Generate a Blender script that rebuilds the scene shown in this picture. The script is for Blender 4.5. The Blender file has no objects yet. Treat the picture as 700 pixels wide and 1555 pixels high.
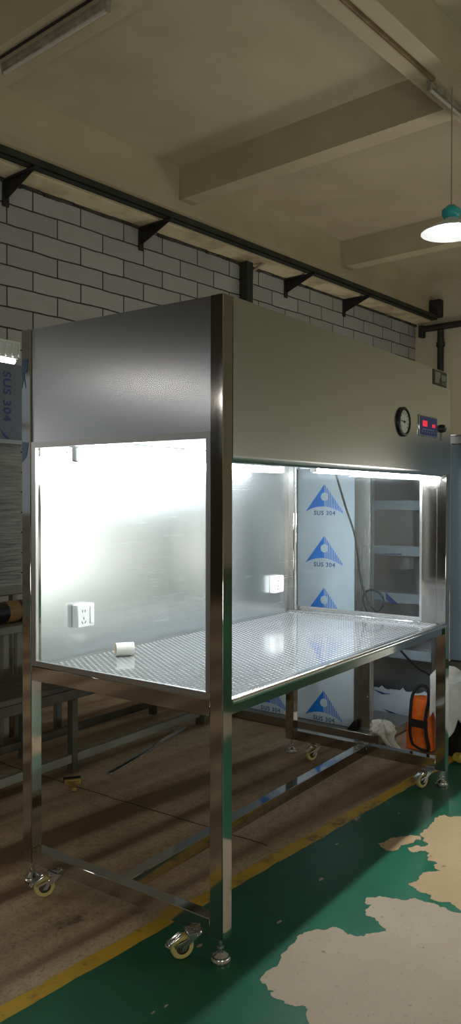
import bpy, bmesh, math, random
import numpy as np
from mathutils import Vector, Matrix
random.seed(7)
C = bpy.context.scene.collection
SC = bpy.context.scene
TH = math.radians(-4.8)          # the building is turned a little against the bench
PI = math.pi
L, D, W, H = 1.763, 0.859, 0.0465, 1.9   # bench length, depth, post width, height

def B(x, y, z):                  # building coordinates -> world
    c, s = math.cos(TH), math.sin(TH)
    return (c*x - s*y, s*x + c*y, z)
def toB(x, y):
    c, s = math.cos(TH), math.sin(TH)
    return (c*x + s*y, -s*x + c*y)

# ------------------------------------------------------------------ materials
def nodes(name):
    m = bpy.data.materials.new(name); m.use_nodes = True
    nt = m.node_tree
    b = nt.nodes['Principled BSDF']
    return m, nt, b
def N(nt, t, **kw):
    n = nt.nodes.new(t)
    for k, v in kw.items():
        if k in n.inputs: n.inputs[k].default_value = v
        else: setattr(n, k, v)
    return n
def lin(c):
    return tuple(((v/255)/12.92 if v/255 <= .04045 else ((v/255+.055)/1.055)**2.4) for v in c) + (1,)
def coords(nt, scale=(1, 1, 1), loc=(0, 0, 0)):
    t = N(nt, 'ShaderNodeTexCoord'); mp = N(nt, 'ShaderNodeMapping')
    mp.inputs['Scale'].default_value = scale; mp.inputs['Location'].default_value = loc
    nt.links.new(t.outputs['Object'], mp.inputs['Vector'])
    return mp.outputs['Vector']
def noise(nt, vec, scale, detail=4, rough=.55):
    n = N(nt, 'ShaderNodeTexNoise', Scale=scale, Detail=detail, Roughness=rough)
    nt.links.new(vec, n.inputs['Vector']); return n.outputs['Fac']
def ramp(nt, fac, stops):
    r = N(nt, 'ShaderNodeValToRGB')
    e = r.color_ramp.elements
    while len(e) < len(stops): e.new(.5)
    for el, (p, c) in zip(e, stops):
        el.position = p; el.color = c if len(c) == 4 else (*c, 1)
    nt.links.new(fac, r.inputs['Fac']); return r.outputs['Color']
def mixc(nt, fac, a, b, mode='MIX'):
    m = N(nt, 'ShaderNodeMix', data_type='RGBA', blend_type=mode)
    for v, i in ((fac, 0), (a, 6), (b, 7)):
        if hasattr(v, 'is_output'): nt.links.new(v, m.inputs[i])
        else: m.inputs[i].default_value = v
    return m.outputs[2]
def bump(nt, b, fac, strength=.2, dist=.01):
    n = N(nt, 'ShaderNodeBump', Strength=strength, Distance=dist)
    nt.links.new(fac, n.inputs['Height']); nt.links.new(n.outputs['Normal'], b.inputs['Normal'])
def simple(name, col, rough=.5, metal=0., noise_amt=.12, nscale=12, bstr=.0, spec=None):
    m, nt, b = nodes(name)
    v = coords(nt); f = noise(nt, v, nscale)
    c = lin(col)
    lo = tuple(x*(1-noise_amt*1.6) for x in c[:3]) + (1,); hi = tuple(min(1, x*(1+noise_amt)) for x in c[:3]) + (1,)
    nt.links.new(ramp(nt, f, [(.3, lo), (.7, hi)]), b.inputs['Base Color'])
    b.inputs['Roughness'].default_value = rough; b.inputs['Metallic'].default_value = metal
    if spec is not None: b.inputs['Specular IOR Level'].default_value = spec
    if bstr: bump(nt, b, f, bstr)
    return m
def steel(name, col=(.60, .60, .59), rough=.25, axis='z', var=.06, brush=.0, bscale=160, aniso=0., arot=0., metal=1.):
    """brushed stainless: fine streaks run along AXIS"""
    m, nt, b = nodes(name)
    sc = {'x': (.6, 40, 40), 'y': (40, .6, 40), 'z': (40, 40, .6)}[axis]
    v = coords(nt, sc)
    f = noise(nt, v, bscale/40, 3)
    g = noise(nt, coords(nt), 2.2, 2)
    b.inputs['Metallic'].default_value = metal
    b.inputs['Base Color'].default_value = (*col, 1)
    ma = N(nt, 'ShaderNodeMath', operation='MULTIPLY_ADD'); ma.inputs[1].default_value = var*2; ma.inputs[2].default_value = rough-var
    nt.links.new(f, ma.inputs[0])
    mb = N(nt, 'ShaderNodeMath', operation='MULTIPLY_ADD'); mb.inputs[1].default_value = var; 
    nt.links.new(g, mb.inputs[0]); nt.links.new(ma.outputs[0], mb.inputs[2])
    nt.links.new(mb.outputs[0], b.inputs['Roughness'])
    if aniso:
        b.inputs['Anisotropic'].default_value = aniso; b.inputs['Anisotropic Rotation'].default_value = arot
        tg = N(nt, 'ShaderNodeTangent', direction_type='RADIAL', axis='Z'); nt.links.new(tg.outputs[0], b.inputs['Tangent'])
    return m
def emit(name, col, strength, base=.9):
    m, nt, b = nodes(name)
    b.inputs['Base Color'].default_value = (base, base, base, 1)
    b.inputs['Emission Color'].default_value = (*col, 1)
    b.inputs['Emission Strength'].default_value = strength
    return m
def glass(name, tint=(.97, .985, .98), refl=1.0):
    m = bpy.data.materials.new(name); m.use_nodes = True
    nt = m.node_tree; nt.nodes.clear()
    o = N(nt, 'ShaderNodeOutputMaterial'); t = N(nt, 'ShaderNodeBsdfTransparent'); g = N(nt, 'ShaderNodeBsdfGlossy', Roughness=.0)
    t.inputs['Color'].default_value = (*tint, 1)
    lw = N(nt, 'ShaderNodeLayerWeight', Blend=.5); mx = N(nt, 'ShaderNodeMixShader')
    pw = N(nt, 'ShaderNodeMath', operation='POWER'); pw.inputs[1].default_value = 5; nt.links.new(lw.outputs['Facing'], pw.inputs[0])
    f = N(nt, 'ShaderNodeMath', operation='MULTIPLY_ADD'); f.inputs[1].default_value = .96; f.inputs[2].default_value = .04; nt.links.new(pw.outputs[0], f.inputs[0])
    nt.links.new(f.outputs[0], mx.inputs[0]); nt.links.new(t.outputs[0], mx.inputs[1]); nt.links.new(g.outputs[0], mx.inputs[2])
    nt.links.new(mx.outputs[0], o.inputs[0])
    return m

M = {}
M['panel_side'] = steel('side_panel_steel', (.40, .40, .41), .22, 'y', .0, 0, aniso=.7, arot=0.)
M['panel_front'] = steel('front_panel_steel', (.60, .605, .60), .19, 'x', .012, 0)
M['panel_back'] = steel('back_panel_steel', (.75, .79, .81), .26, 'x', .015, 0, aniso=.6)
M['mirror'] = steel('polished_steel', (.46, .44, .41), .06, 'z', .02, 0, 60)
M['tray'] = steel('worktop_steel', (.80, .82, .84), .09, 'x', .015, 0, 60, metal=.88)
M['bright'] = steel('bright_steel', (.78, .78, .78), .16, 'z', .03, 0)
M['dull'] = steel('dull_steel', (.42, .42, .41), .38, 'z', .05, 0)
M['dark_trim'] = steel('dark_trim_steel', (.26, .25, .24), .28, 'z', .03, 0)
M['zinc'] = steel('zinc_plate', (.62, .62, .62), .22, 'z', .06, 0)
M['white_plastic'] = simple('white_plastic', (232, 232, 230), .35, noise_amt=.03)
M['pvc'] = simple('white_pvc', (228, 226, 216), .4, noise_amt=.03)
M['pvc_inner'] = simple('cream_pvc', (222, 205, 176), .5, noise_amt=.04)
M['black'] = simple('black_plastic', (22, 22, 23), .4)
M['slot'] = simple('socket_slot', (60, 60, 62), .6)
M['filter'] = simple('added_backing', (236, 238, 240), .7, noise_amt=.05)
M['liner'] = simple('hood_liner', (215, 216, 216), .6, noise_amt=.03)
M['tread'] = simple('cream_nylon', (176, 164, 98), .45)
M['hub'] = simple('wheel_hub', (92, 88, 76), .4, .6)
M['dial'] = simple('dial_face', (196, 198, 190), .4, noise_amt=.04)
M['blue'] = simple('control_blue', (33, 52, 128), .3, noise_amt=.05)
M['pale_print'] = simple('pale_print', (150, 165, 205), .4, noise_amt=.05)
M['red_led'] = emit('red_display', (1.0, .035, .07), .95, .02)
M['red_dark'] = emit('red_display_segments', (1.0, .01, .03), .40, .02)
M['tube'] = emit('lit_tube', (.90, .96, 1.0), 108)
M['tube_front'] = emit('lit_tube_front', (.90, .96, 1.0), 185)
M['tube_far'] = emit('lit_tube_far', (.95, 1.0, .96), 28)
M['bulb'] = emit('lit_bulb', (1.0, .99, .96), 5)
M['glass'] = glass('pane_glass')
M['film'] = simple('protective_film', (192, 209, 222), .25, .0, .06, 3)
M['film_slate'] = simple('slate_film', (118, 128, 142), .3, .3, .06, 3)
M['film_dim'] = simple('shelf_film', (150, 168, 180), .3, .2, .06, 3)
M['film_white'] = simple('white_film', (206, 220, 234), .4, 0., .10, 5)
M['print'] = simple('blue_print', (20, 118, 216), .35, noise_amt=.06)
M['print_text'] = simple('grey_blue_print', (60, 106, 154), .4, noise_amt=.06)
M['print_dark'] = simple('dark_blue_print', (38, 62, 130), .4, noise_amt=.06)
M['film_blue'] = simple('faded_blue_film', (44, 74, 100), .3, .3)
M['plate_black'] = simple('plate_black', (30, 30, 28), .35)
M['plate_grey'] = simple('plate_grey', (128, 130, 122), .35, .4)
M['enamel'] = simple('white_enamel', (226, 230, 232), .35, noise_amt=.03)
M['teal'] = simple('teal_enamel', (40, 170, 175), .35, noise_amt=.05)
M['cable'] = simple('black_cable', (20, 22, 24), .45)
M['old_white'] = simple('old_white_paint', (150, 142, 122), .6, noise_amt=.2)
M['tube_off'] = simple('unlit_tube', (190, 186, 172), .2, noise_amt=.05)
M['wood_strip'] = simple('tan_conduit', (112, 88, 48), .6, noise_amt=.25, nscale=6)
M['green_steel'] = simple('dark_green_steel', (44, 48, 42), .55, .2, .3, 5)
M['rust_black'] = simple('blackened_iron', (34, 31, 28), .65, .2, .3, 9)
M['pipe_black'] = simple('black_iron_pipe', (44, 41, 36), .6, .2, .25, 9)
M['grey_paint'] = simple('grey_painted_steel', (128, 130, 122), .55, .1, .12, 8)
M['khaki_paint'] = simple('khaki_painted_steel', (78, 76, 64), .55, .15, .25, 8)
M['kraft'] = simple('brown_tape', (158, 120, 74), .4, noise_amt=.12)
M['wrap_black'] = simple('black_wrapping', (26, 24, 26), .35, noise_amt=.25, bstr=.3)
M['carton'] = simple('carton_brown', (112, 72, 46), .75, noise_amt=.2)
M['carton_light'] = simple('carton_light', (150, 126, 98), .75, noise_amt=.2)
M['orange'] = simple('orange_fabric', (232, 108, 22), .7, noise_amt=.12, nscale=30, bstr=.15)
M['black_web'] = simple('black_webbing', (16, 16, 18), .7, bstr=.2, nscale=60)
M['cloth'] = simple('white_cloth', (236, 238, 236), .8, noise_amt=.05, bstr=.1, nscale=30)
M['rag'] = simple('crumpled_rag', (228, 227, 220), .8, noise_amt=.1, bstr=.2, nscale=40)
M['yellow'] = simple('yellow_cloth', (196, 170, 70), .7)
M['bristle'] = simple('black_bristle', (20, 17, 14), .8, noise_amt=.4, nscale=120)
M['brush_handle'] = simple('varnished_handle', (176, 140, 62), .4, noise_amt=.15)
M['bluegrey'] = simple('blue_grey_door', (116, 134, 148), .38, .25, .05, 3)
M['rack_steel'] = steel('rack_steel', (.42, .43, .44), .33, 'z', .05, 0)
M['cab_steel'] = steel('cabinet_steel', (.50, .50, .48), .24, 'z', .04, 0)
M['plinth'] = steel('plinth_steel', (.36, .34, .30), .30, 'y', .05, 0)

def louvre_mat():
    m, nt, b = nodes('louvre_acrylic')
    b.inputs['Base Color'].default_value = lin((196, 198, 190)); b.inputs['Roughness'].default_value = .3
    b.inputs['Transmission Weight'].default_value = .35
    b.inputs['Emission Color'].default_value = (.9, .95, .85, 1); b.inputs['Emission Strength'].default_value = .04
    return m
M['louvre'] = louvre_mat()

def wrap_mat():                  # shrink film over steel, horizontal creases
    m, nt, b = nodes('shrink_wrapped_steel')
    f = noise(nt, coords(nt, (2, 2, 30)), 2.5, 5)
    nt.links.new(ramp(nt, f, [(.3, lin((96, 98, 94))), (.7, lin((138, 140, 134)))]), b.inputs['Base Color'])
    b.inputs['Metallic'].default_value = .6; b.inputs['Roughness'].default_value = .3
    bump(nt, b, f, .5, .01); return m
M['wrap'] = wrap_mat()

def plaster(name, c1, c2, scale=1.2):
    m, nt, b = nodes(name)
    f = noise(nt, coords(nt), scale, 6); g = noise(nt, coords(nt), 40, 3)
    nt.links.new(ramp(nt, f, [(.3, lin(c1)), (.7, lin(c2))]), b.inputs['Base Color'])
    b.inputs['Roughness'].default_value = .85; b.inputs['Specular IOR Level'].default_value = .2
    bump(nt, b, g, .08, .01); return m
M['ceiling'] = plaster('ceiling_plaster', (176, 164, 136), (190, 178, 150))
M['beam'] = plaster('beam_plaster', (172, 160, 130), (186, 174, 144), 1.6)
M['farwall'] = plaster('far_wall_plaster', (172, 166, 140), (188, 182, 156))
M['dark_wall'] = plaster('dark_wall_paint', (66, 62, 54), (80, 75, 66))
def ledge_mat():
    m, nt, b = nodes('stained_ledge')
    f = noise(nt, coords(nt, (1, 1, 1)), 2.2, 6)
    nt.links.new(ramp(nt, f, [(.3, lin((150, 130, 98))), (.55, lin((206, 194, 158)))]), b.inputs['Base Color'])
    b.inputs['Roughness'].default_value = .9; return m
M['ledge'] = ledge_mat()

def block_mat():                 # grey aerated blocks, dark open joints
    m, nt, b = nodes('grey_block_wall')
    t = N(nt, 'ShaderNodeTexCoord'); sep = N(nt, 'ShaderNodeSeparateXYZ'); cmb = N(nt, 'ShaderNodeCombineXYZ')
    nt.links.new(t.outputs['Object'], sep.inputs[0])
    # a little wobble on the joints
    nz = N(nt, 'ShaderNodeTexNoise', Scale=3.0, Detail=5.0); nt.links.new(t.outputs['Object'], nz.inputs['Vector'])
    wob = N(nt, 'ShaderNodeMath', operation='MULTIPLY_ADD'); wob.inputs[1].default_value = .03
    nt.links.new(nz.outputs['Fac'], wob.inputs[0]); nt.links.new(sep.outputs['Z'], wob.inputs[2])
    xs = N(nt, 'ShaderNodeMath', operation='ADD'); xs.inputs[1].default_value = -2.75+.3
    nt.links.new(sep.outputs['X'], xs.inputs[0])
    nt.links.new(xs.outputs[0], cmb.inputs['X']); nt.links.new(wob.outputs[0], cmb.inputs['Y'])
    br = N(nt, 'ShaderNodeTexBrick', Scale=1.0, offset=.5)
    br.inputs['Brick Width'].default_value = .6; br.inputs['Row Height'].default_value = .2
    br.inputs['Mortar Size'].default_value = .0085; br.inputs['Mortar Smooth'].default_value = .25
    br.inputs['Color1'].default_value = lin((140, 141, 138)); br.inputs['Color2'].default_value = lin((154, 155, 152))
    br.inputs['Mortar'].default_value = lin((52, 50, 48)); br.inputs['Bias'].default_value = 0
    nt.links.new(cmb.outputs[0], br.inputs['Vector'])
    st = noise(nt, t.outputs['Object'], 1.4, 6)
    c = mixc(nt, ramp(nt, st, [(.45, (0, 0, 0)), (.8, (.35, .35, .35))]), br.outputs['Color'], lin((120, 116, 104)))
    nt.links.new(c, b.inputs['Base Color'])
    b.inputs['Roughness'].default_value = .9; b.inputs['Specular IOR Level'].default_value = .15
    inv = N(nt, 'ShaderNodeMath', operation='SUBTRACT'); inv.inputs[0].default_value = 1; nt.links.new(br.outputs['Fac'], inv.inputs[1])
    bump(nt, b, inv.outputs[0], .5, .01); return m
M['block'] = block_mat()
M['mortar'] = simple('broken_mortar', (62, 54, 48), .95, noise_amt=.5, nscale=8)

def concrete_mat():              # worn, oily workshop concrete with light and shadow bands painted along the aisle
    m, nt, b = nodes('worn_concrete')
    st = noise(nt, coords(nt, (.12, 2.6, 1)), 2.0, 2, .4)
    bl = noise(nt, coords(nt), .9, 5, .6); md = noise(nt, coords(nt), 14, 5, .75); fine = noise(nt, coords(nt), 75, 4, .8)
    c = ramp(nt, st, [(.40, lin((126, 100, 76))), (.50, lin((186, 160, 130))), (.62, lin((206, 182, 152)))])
    c = mixc(nt, ramp(nt, bl, [(.48, (0, 0, 0)), (.66, (.55, .55, .55))]), c, lin((112, 90, 72)))
    c = mixc(nt, ramp(nt, md, [(.48, (0, 0, 0)), (.72, (.45, .45, .45))]), c, lin((112, 92, 72)))
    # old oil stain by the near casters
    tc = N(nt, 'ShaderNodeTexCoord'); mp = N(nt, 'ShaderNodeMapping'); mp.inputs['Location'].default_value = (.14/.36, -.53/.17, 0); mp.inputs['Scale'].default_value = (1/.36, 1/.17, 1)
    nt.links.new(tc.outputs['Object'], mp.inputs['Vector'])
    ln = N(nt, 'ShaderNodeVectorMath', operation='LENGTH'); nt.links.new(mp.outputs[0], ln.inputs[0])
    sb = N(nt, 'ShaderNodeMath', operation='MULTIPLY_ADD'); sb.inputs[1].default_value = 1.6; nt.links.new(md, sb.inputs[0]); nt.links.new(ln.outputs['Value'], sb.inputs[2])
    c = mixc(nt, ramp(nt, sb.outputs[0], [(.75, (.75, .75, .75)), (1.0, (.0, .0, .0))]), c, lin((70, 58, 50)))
    c = mixc(nt, ramp(nt, fine, [(.52, (0, 0, 0)), (.66, (.6, .6, .6))]), c, lin((62, 52, 44)))
    nt.links.new(c, b.inputs['Base Color'])
    b.inputs['Roughness'].default_value = .62; b.inputs['Specular IOR Level'].default_value = .25
    bump(nt, b, fine, .12, .004); return m
def green_mat():
    m, nt, b = nodes('green_floor_paint')
    f = noise(nt, coords(nt), 1.8, 6, .6); g = noise(nt, coords(nt), 55, 4, .7)
    c = ramp(nt, f, [(.3, lin((19, 84, 61))), (.7, lin((31, 104, 77)))])
    c = mixc(nt, ramp(nt, g, [(.60, (0, 0, 0)), (.8, (.35, .35, .35))]), c, lin((96, 140, 116)))
    nt.links.new(c, b.inputs['Base Color']); b.inputs['Roughness'].default_value = .42
    b.inputs['Specular IOR Level'].default_value = .3
    bump(nt, b, g, .05, .003); return m
def yellow_mat():
    m, nt, b = nodes('worn_yellow_line')
    f = noise(nt, coords(nt), 9, 6, .7)
    c = ramp(nt, f, [(.34, lin((104, 86, 52))), (.44, lin((196, 156, 42))), (.7, lin((214, 172, 48)))])
    nt.links.new(c, b.inputs['Base Color']); b.inputs['Roughness'].default_value = .55; return m
def bare_mat(name, a, b_):
    m, nt, b = nodes(name)
    f = noise(nt, coords(nt), 2.6, 6, .6); g = noise(nt, coords(nt), 70, 3, .7); h = noise(nt, coords(nt), 22, 2, .5)
    c = ramp(nt, f, [(.3, lin(a)), (.7, lin(b_))])
    c = mixc(nt, ramp(nt, g, [(.60, (0, 0, 0)), (.74, (.45, .45, .45))]), c, lin((112, 100, 86)))
    c = mixc(nt, ramp(nt, h, [(.70, (0, 0, 0)), (.74, (.55, .55, .55))]), c, lin((84, 72, 60)))
    nt.links.new(c, b.inputs['Base Color']); b.inputs['Roughness'].default_value = .6
    b.inputs['Specular IOR Level'].default_value = .25
    bump(nt, b, g, .08, .003); return m
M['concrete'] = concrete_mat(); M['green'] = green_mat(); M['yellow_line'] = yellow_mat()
M['bare'] = bare_mat('bare_screed', (172, 156, 132), (186, 170, 146))
M['bare_tan'] = bare_mat('bare_screed_tan', (178, 150, 112), (190, 164, 126))

def plank_mat():
    m, nt, b = nodes('dirty_planks')
    f = noise(nt, coords(nt, (.6, 14, 1)), 2.0, 4)
    nt.links.new(ramp(nt, f, [(.35, lin((52, 50, 44))), (.5, lin((92, 84, 70))), (.65, lin((66, 64, 56)))]), b.inputs['Base Color'])
    b.inputs['Roughness'].default_value = .5; return m
M['plank'] = plank_mat()

# ------------------------------------------------------------------ mesh builder
class MB:
    def __init__(self, b=False, xf=None):
        self.v = []; self.f = []; self.mi = []; self.sm = []; self.b = b; self.xf = xf; self.cur = 0
    def raw(self, verts, faces, smooth=False):
        o = len(self.v)
        for p in verts:
            if self.xf is not None: p = self.xf @ Vector(p)
            p = tuple(p)
            self.v.append(B(*p) if self.b else p)
        for f in faces:
            self.f.append([i+o for i in f]); self.mi.append(self.cur); self.sm.append(smooth)
        return self
    def box(self, x0, x1, y0, y1, z0, z1, bev=0., seg=1):
        x0, x1 = min(x0, x1), max(x0, x1); y0, y1 = min(y0, y1), max(y0, y1); z0, z1 = min(z0, z1), max(z0, z1)
        bm = bmesh.new()
        bmesh.ops.create_cube(bm, size=1)
        for v in bm.verts:
            v.co = Vector((x0+(v.co.x+.5)*(x1-x0), y0+(v.co.y+.5)*(y1-y0), z0+(v.co.z+.5)*(z1-z0)))
        if bev: bmesh.ops.bevel(bm, geom=bm.edges[:], offset=min(bev, .45*min(x1-x0, y1-y0, z1-z0)), segments=seg, affect='EDGES', profile=.5)
        return self.bm(bm, False)
    def bm(self, bm, smooth=False):
        bm.verts.index_update()
        self.raw([v.co[:] for v in bm.verts], [[v.index for v in f.verts] for f in bm.faces], smooth)
        bm.free(); return self
    def obox(self, c, ax, ay, az, hx, hy, hz, bev=0.):       # oriented box
        bm = bmesh.new(); bmesh.ops.create_cube(bm, size=2)
        for v in bm.verts: v.co = Vector((v.co.x*hx, v.co.y*hy, v.co.z*hz))
        if bev: bmesh.ops.bevel(bm, geom=bm.edges[:], offset=bev, segments=2, affect='EDGES', profile=.5)
        c, ax, ay, az = Vector(c), Vector(ax).normalized(), Vector(ay).normalized(), Vector(az).normalized()
        for v in bm.verts: v.co = c + ax*v.co.x + ay*v.co.y + az*v.co.z
        return self.bm(bm)
    def lathe(self, prof, base, axis=(0, 0, 1), n=24, caps=True, smooth=True):   # prof: (r, h)
        a = Vector(axis).normalized(); b = Vector(base)
        u = a.orthogonal().normalized(); w = a.cross(u)
        vs, fs = [], []
        for r, h in prof:
            for i in range(n):
                t = 2*PI*i/n; vs.append(b + a*h + (u*math.cos(t)+w*math.sin(t))*r)
        for j in range(len(prof)-1):
            for i in range(n):
                k = (i+1) % n; fs.append([j*n+i, j*n+k, (j+1)*n+k, (j+1)*n+i])
        self.raw(vs, fs, smooth)
        if caps:
            self.raw([vs[i] for i in range(n)], [list(range(n))[::-1]])
            self.raw([vs[(len(prof)-1)*n+i] for i in range(n)], [list(range(n))])
        return self
    def cyl(self, p0, p1, r, n=20, r1=None):
        p0, p1 = Vector(p0), Vector(p1)
        return self.lathe([(r, 0), (r if r1 is None else r1, (p1-p0).length)], p0, p1-p0, n)
    def tube(self, pts, r, n=8, close=False, flat=1.0):
        pts = [Vector(p) for p in pts]; vs, fs = [], []
        m = len(pts); up = None
        for i, p in enumerate(pts):
            a = pts[(i-1) % m] if (close or i > 0) else p; c = pts[(i+1) % m] if (close or i < m-1) else p
            t = (c-a).normalized()
            if up is None: up = t.orthogonal().normalized()
            up = (up - t*up.dot(t)).normalized(); w = t.cross(up)
            for k in range(n):
                an = 2*PI*k/n; vs.append(p + up*math.cos(an)*r + w*math.sin(an)*r*flat)
        for i in range(m if close else m-1):
            j = (i+1) % m
            for k in range(n):
                l = (k+1) % n; fs.append([i*n+k, i*n+l, j*n+l, j*n+k])
        self.raw(vs, fs, True)
        if not close:
            self.raw(vs[:n], [list(range(n))[::-1]]); self.raw(vs[-n:], [list(range(n))])
        return self
    def poly(self, pts):
        return self.raw(pts, [list(range(len(pts)))])
    def prism(self, pts, d):                                  # polygon pts swept by vector d
        d = Vector(d); n = len(pts); p = [Vector(q) for q in pts]
        fs = [list(range(n))[::-1], [n+i for i in range(n)]] + [[i, (i+1) % n, n+(i+1) % n, n+i] for i in range(n)]
        return self.raw(p+[q+d for q in p], fs)
    def grid(self, fn, nu, nv, smooth=True):
        vs = [fn(i/nu, j/nv) for j in range(nv+1) for i in range(nu+1)]
        fs = [[j*(nu+1)+i, j*(nu+1)+i+1, (j+1)*(nu+1)+i+1, (j+1)*(nu+1)+i] for j in range(nv) for i in range(nu)]
        return self.raw(vs, fs, smooth)
    def build(self, name, mats, parent=None, label=None, kind=None, recalc=True):
        if not isinstance(mats, (list, tuple)): mats = [mats]
        me = bpy.data.meshes.new(name)
        inv = Matrix.Identity(4)
        r = parent
        while r is not None:
            loc = r.location; inv = inv @ (Matrix.Translation(loc) @ r.rotation_euler.to_matrix().to_4x4()).inverted() if False else ((Matrix.Translation(loc) @ r.rotation_euler.to_matrix().to_4x4()).inverted() @ inv)
            r = r.parent
        me.from_pydata([inv @ Vector(p) for p in self.v], [], self.f)
        for m in mats: me.materials.append(M[m] if isinstance(m, str) else m)
        for p, i, s in zip(me.polygons, self.mi, self.sm): p.material_index = i; p.use_smooth = s
        if recalc:
            bm = bmesh.new(); bm.from_mesh(me); bmesh.ops.recalc_face_normals(bm, faces=bm.faces); bm.to_mesh(me); bm.free()
        me.update()
        try: me.set_sharp_from_angle(angle=math.radians(40))
        except Exception: pass
        o = bpy.data.objects.new(name, me); C.objects.link(o)
        if parent is not None: o.parent = parent
        if label: o['label'] = label
        if kind: o['kind'] = kind
        return o
def empty(name, loc, rotz=0.):
    o = bpy.data.objects.new(name, None); C.objects.link(o); o.location = loc; o.rotation_euler = (0, 0, rotz)
    o.empty_display_size = .1
    return o
def tag(o, label, cat, group=None):
    o['label'] = label; o['category'] = cat
    if group: o['group'] = group
    return o
def struct(name, mb, mats, **kw):
    """part of the building: local axes follow the building"""
    mb.b = False
    o = mb.build(name, mats, kind='structure', **kw)
    o.rotation_euler = (0, 0, TH); return o

def text_mesh(s):
    cu = bpy.data.curves.new('t', 'FONT'); cu.body = s; cu.size = 1; cu.resolution_u = 3; cu.space_character = 1.12
    cu.offset = .03
    o = bpy.data.objects.new('t', cu); C.objects.link(o)
    dg = bpy.context.evaluated_depsgraph_get(); dg.update()
    me = bpy.data.meshes.new_from_object(o.evaluated_get(dg))
    vs = [tuple(v.co) for v in me.vertices]; fs = [list(p.vertices) for p in me.polygons]
    bpy.data.objects.remove(o); bpy.data.curves.remove(cu); bpy.data.meshes.remove(me)
    x0, x1 = min(v[0] for v in vs), max(v[0] for v in vs); y0, y1 = min(v[1] for v in vs), max(v[1] for v in vs)
    return [((v[0]-x0)/(x1-x0), (v[1]-y0)/(y1-y0)) for v in vs], fs
SUS = text_mesh('SUS 304')
def put_text(mb, o, u, v, w, h, mesh=SUS):      # lower-left corner o, axes u and v
    o, u, v = Vector(o), Vector(u), Vector(v)
    mb.raw([o + u*(p[0]*w) + v*(p[1]*h) for p in mesh[0]], mesh[1])
def put_logo(mb, o, u, v, w, tri=0, stripes=0):  # apex at o; u to the right, v up; w overall width
    o, u, v = Vector(o), Vector(u), Vector(v)
    P = lambda x, y: o + u*((x-.5)*w) + v*(y*w)
    def q(t, a, b, c): return tuple((1-t)**2*a[i]+2*t*(1-t)*b[i]+t*t*c[i] for i in (0, 1))
    r, cy = .095, -.29
    pts = [(.5, 0), (0, -.64)] + [q(i/6, (0, -.64), (.22, -.51), (.5, -.515)) for i in range(1, 7)]
    pts += [(.5-r*math.sin(a), cy-r*math.cos(a)) for a in [PI*i/8 for i in range(9)]]
    mb.cur = tri; mb.poly([P(*p) for p in pts])
    mb.cur = stripes
    for i in range(11):
        x0 = .515+i*.0435; x1 = x0+.024
        top = lambda x: -(x-.5)*1.3
        bot = lambda x: -.515-.165*((x-.5)/.5)**1.6
        segs = [(top(x0), top(x1), bot(x0), bot(x1))]
        if x0-.5 < r:
            d = math.sqrt(max(0, r*r-(x0-.5)**2))
            segs = [(top(x0), top(x1), cy+d, cy+d), (cy-d, cy-d, bot(x0), bot(x1))]
        for a, b_, c_, d_ in segs:
            if b_ - d_ > .004: mb.poly([P(x0, a), P(x1, b_), P(x1, d_), P(x0, c_)])

# ================================================================== CAMERA
f, yaw, pit, rol, cx, cy, cz = 1196.42, .62624477, .0168837, .00173947, -1.77213395, -1.30781625, 1.3261285
fw = Vector((math.cos(yaw)*math.cos(pit), math.sin(yaw)*math.cos(pit), -math.sin(pit)))
r0 = Vector((math.sin(yaw), -math.cos(yaw), 0)); u0 = r0.cross(fw)
c_, s_ = math.cos(rol), math.sin(rol); R_ = c_*r0+s_*u0; U_ = -s_*r0+c_*u0
cam = bpy.data.cameras.new('camera'); co = bpy.data.objects.new('camera', cam); C.objects.link(co)
cam.sensor_fit = 'VERTICAL'; cam.sensor_height = 36; cam.lens = f/1555*36; cam.clip_start = .05; cam.clip_end = 100
co.matrix_world = Matrix(((R_.x, U_.x, -fw.x, cx), (R_.y, U_.y, -fw.y, cy), (R_.z, U_.z, -fw.z, cz), (0, 0, 0, 1)))
SC.camera = co

# ================================================================== BUILDING
XL, XR, YN, YW, ZC = -7.0, 11.1, -7.0, 5.2, 5.1
def ragged(pts, amp=.012, depth=3):              # fractal edge for flaked paint
    for k in range(depth):
        out = []
        for i, p in enumerate(pts):
            q = pts[(i+1) % len(pts)]
            dx, dy = q[0]-p[0], q[1]-p[1]; l = math.hypot(dx, dy) or 1
            t = random.gauss(0, min(amp, .16*l))
            out += [p, ((p[0]+q[0])/2-dy/l*t, (p[1]+q[1])/2+dx/l*t)]
        pts = out; amp *= .55
    return pts
mb = MB()
mb.box(XL, XR, YN, YW, -.12, 0)
def wavy(y, amp, x0=XL, x1=XR, step=.05):
    n = int((x1-x0)/step); return [(x0+(x1-x0)*i/n, y+random.gauss(0, amp)) for i in range(n+1)]
def strip(lo, hi, z):
    for i in range(len(lo)-1):
        mb.poly([(*lo[i], z), (*lo[i+1], z), (*hi[i+1], z), (*hi[i], z)])
mb.cur = 1; lo = wavy(.272, .002); strip([(p[0], YN) for p in lo], [(p[0], p[1]+.004) for p in lo], .0006)
mb.cur = 2; strip(lo, wavy(.328, .003), .0008)
PA = [(.02,-.115),(.124,-.113),(.246,-.095),(.306,-.1),(.361,-.144),(.376,-.181),(.37,-.235),(.413,-.263),(.477,-.255),(.497,-.234),(.497,-.2),(.565,-.19),(.591,-.154),(.639,-.202),(.651,-.255),(.691,-.285),(.695,-.351),(.68,-.401),(.69,-.52),(.62,-.70),(.42,-.86),(.154,-.90),(-.05,-.75),(-.20,-.60),(-.24,-.45),(-.154,-.369),(-.012,-.285),(-.01,-.265),(-.023,-.247),(-.026,-.198),(.006,-.146)]
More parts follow.
